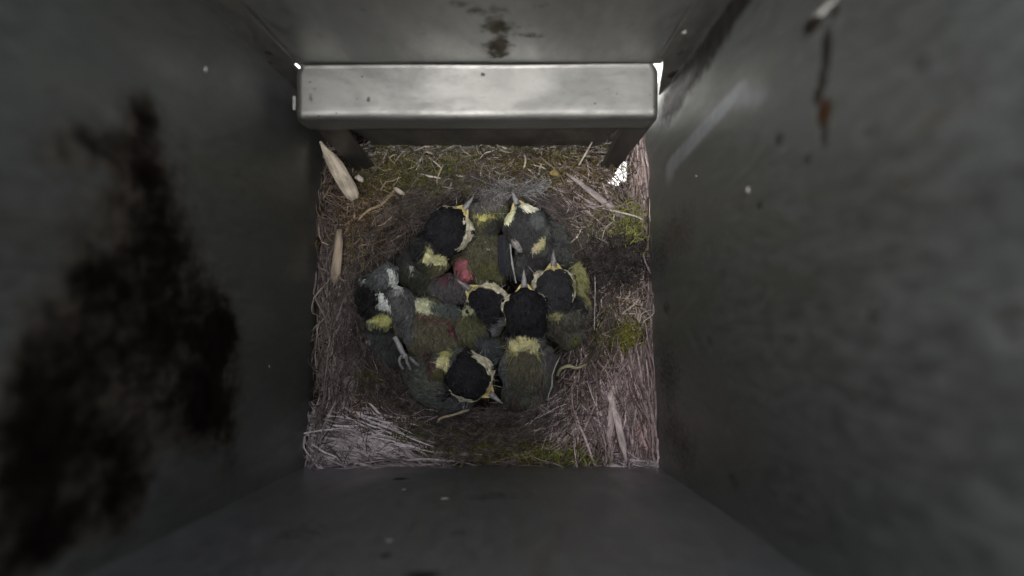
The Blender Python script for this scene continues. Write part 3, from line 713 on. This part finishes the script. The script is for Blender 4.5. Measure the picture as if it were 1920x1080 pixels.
D = chick('middle chick with cream brow and beak pointing left, half under its neighbours', (918,572,27.8,46,40), 142,
  [(905,600,28.8,44,40,36,-40), (888,622,29.1,46,38,36,-45), (912,648,29.3,46,32,34,-55)], (.070,.072,.048),
  [(880,622,36,30,-40,(.085,.086,.048)), (915,655,34,24,-60,(.060,.066,.072)), (872,580,17,9,-20,(.40,.42,.24)), (928,616,10,9,0,(.16,.16,.17)), (935,608,6,10,-40,(.12,.12,.13)), (925,537,26,6,-8,(.62,.58,.40)), (952,556,14,7,-40,(.55,.50,.40)), (848,625,14,30,10,(.10,.09,.09))], 300, seed=5, cap=(.010,.010,.012), tilt=-.35, cz0=.2)
H = chick('olive brown chick lying face down, pink skin showing, cream patch on top', None, 90,
  [(806,628,28.5,54,46,42,-20), (800,595,28.7,44,36,32,-10), (828,645,28.7,40,34,34,-30), (798,574,28.6,36,17,22,-12), (840,590,28.9,34,22,24,-20), (758,600,28.8,26,42,26,10)], (.075,.070,.045),
  [(812,632,44,36,-20,(.092,.083,.058)), (796,573,30,14,-12,(.50,.51,.34)), (800,594,30,6,-10,(.11,.066,.062)), (842,612,6,22,25,(.13,.055,.065),1), (825,574,20,12,-15,(.09,.105,.095)), (850,575,14,14,0,(.07,.08,.08)), (815,664,34,6,-8,(.09,.055,.058)), (758,600,18,44,10,(.080,.083,.085))], 275, seed=6)
G = chick('leftmost chick, black with grey neck, white cheek streaks and yellow breast', None, 140,
  [(695,560,28.9,50,56,40,90), (703,640,29.3,48,56,36,30), (720,525,28.4,36,24,26,50), (752,575,28.2,30,46,30,25), (715,605,28.6,30,24,24,20), (722,665,29.4,50,34,32,-30)], (.030,.031,.030),
  [(718,515,32,22,45,(.098,.105,.108)), (755,578,28,42,22,(.085,.087,.088)), (706,553,38,14,-50,(.64,.67,.64)), (740,524,10,24,25,(.54,.56,.54)), (686,560,26,34,0,(.012,.012,.012)), (712,604,25,15,15,(.38,.38,.14)), (690,607,10,7,0,(.44,.44,.26)),
   (705,645,50,36,-25,(.045,.049,.046)), (687,642,6,9,0,(.2,.2,.19)), (745,548,8,6,30,(.28,.28,.28)), (700,530,10,14,30,(.06,.065,.066))], 250, seed=7, tl=.2)
F = chick('bottom chick with its beak pointing lower right, cream cheek stripes', (878,706,27.2,49,46), -38,
  [(838,690,28.1,40,38,34,20), (812,718,28.5,56,44,38,-30), (835,745,28.8,56,26,30,-22), (790,700,28.8,46,36,32,-60)], (.068,.072,.066),
  [(828,686,13,22,-22,(.62,.58,.31)), (838,662,12,8,0,(.34,.33,.12)), (800,725,40,28,-35,(.082,.088,.076)), (812,690,8,30,8,(.075,.052,.045)), (835,758,40,12,-22,(.065,.072,.072)), (880,763,30,10,0,(.07,.07,.078)), (826,704,8,14,0,(.07,.07,.03))], 150, seed=8, tilt=.10, cz0=.34)
E = chick('lower middle chick seen from behind, black cap, yellow nape, olive back', (985,592,26.8,52,44), 92,
  [(984,630,27.8,44,42,36,90), (990,690,28.2,60,56,46,90), (985,735,28.5,44,48,36,90), (978,762,28.8,24,26,24,90)], (.066,.064,.052),
  [(981,647,31,19,-2,(.60,.56,.29)), (982,664,26,7,0,(.30,.29,.11)), (985,612,38,22,0,CAP), (984,690,30,34,0,(.072,.068,.048)), (960,740,40,28,0,(.060,.060,.052)), (1030,655,18,40,-10,(.088,.088,.084)), (938,690,12,40,8,(.078,.082,.086)), (1030,628,5,14,5,(.48,.48,.46)), (935,617,10,8,10,(.20,.20,.21))], 272, seed=9, tl=.3, cz0=-.1, tilt=.2,
  wings=[(1038,664,1010,756,27.5,27.95,30,7,(.055,.055,.055),(.30,.305,.29)), (972,738,966,778,27.8,28.1,24,4,(.045,.044,.043),None)])

# feet of the leftmost chick, gripping the rim beside the olive brown chick
def limb(name, pts, r, parent, m=claw):
    o = stem(name, pts, r, (.3,.3,.31), None, None); o.data.materials.clear(); o.data.materials.append(m); o.parent = parent; return o
ft = limb('leg', [(740,632,28.0),(747,645,27.85),(754,660,27.85),(761,671,27.85)], .10, G)
pale = plain('pale_toe', (.22,.22,.225), .7)
for q in ([(755,664,27.8),(749,674,27.6),(751,684,27.65),(756,692,27.85)], [(762,668,27.8),(763,679,27.55),(767,687,27.65),(770,694,27.85)], [(768,670,27.8),(775,677,27.6),(781,682,27.7),(785,684,27.85)]): limb('toe', q, .055, ft, pale)
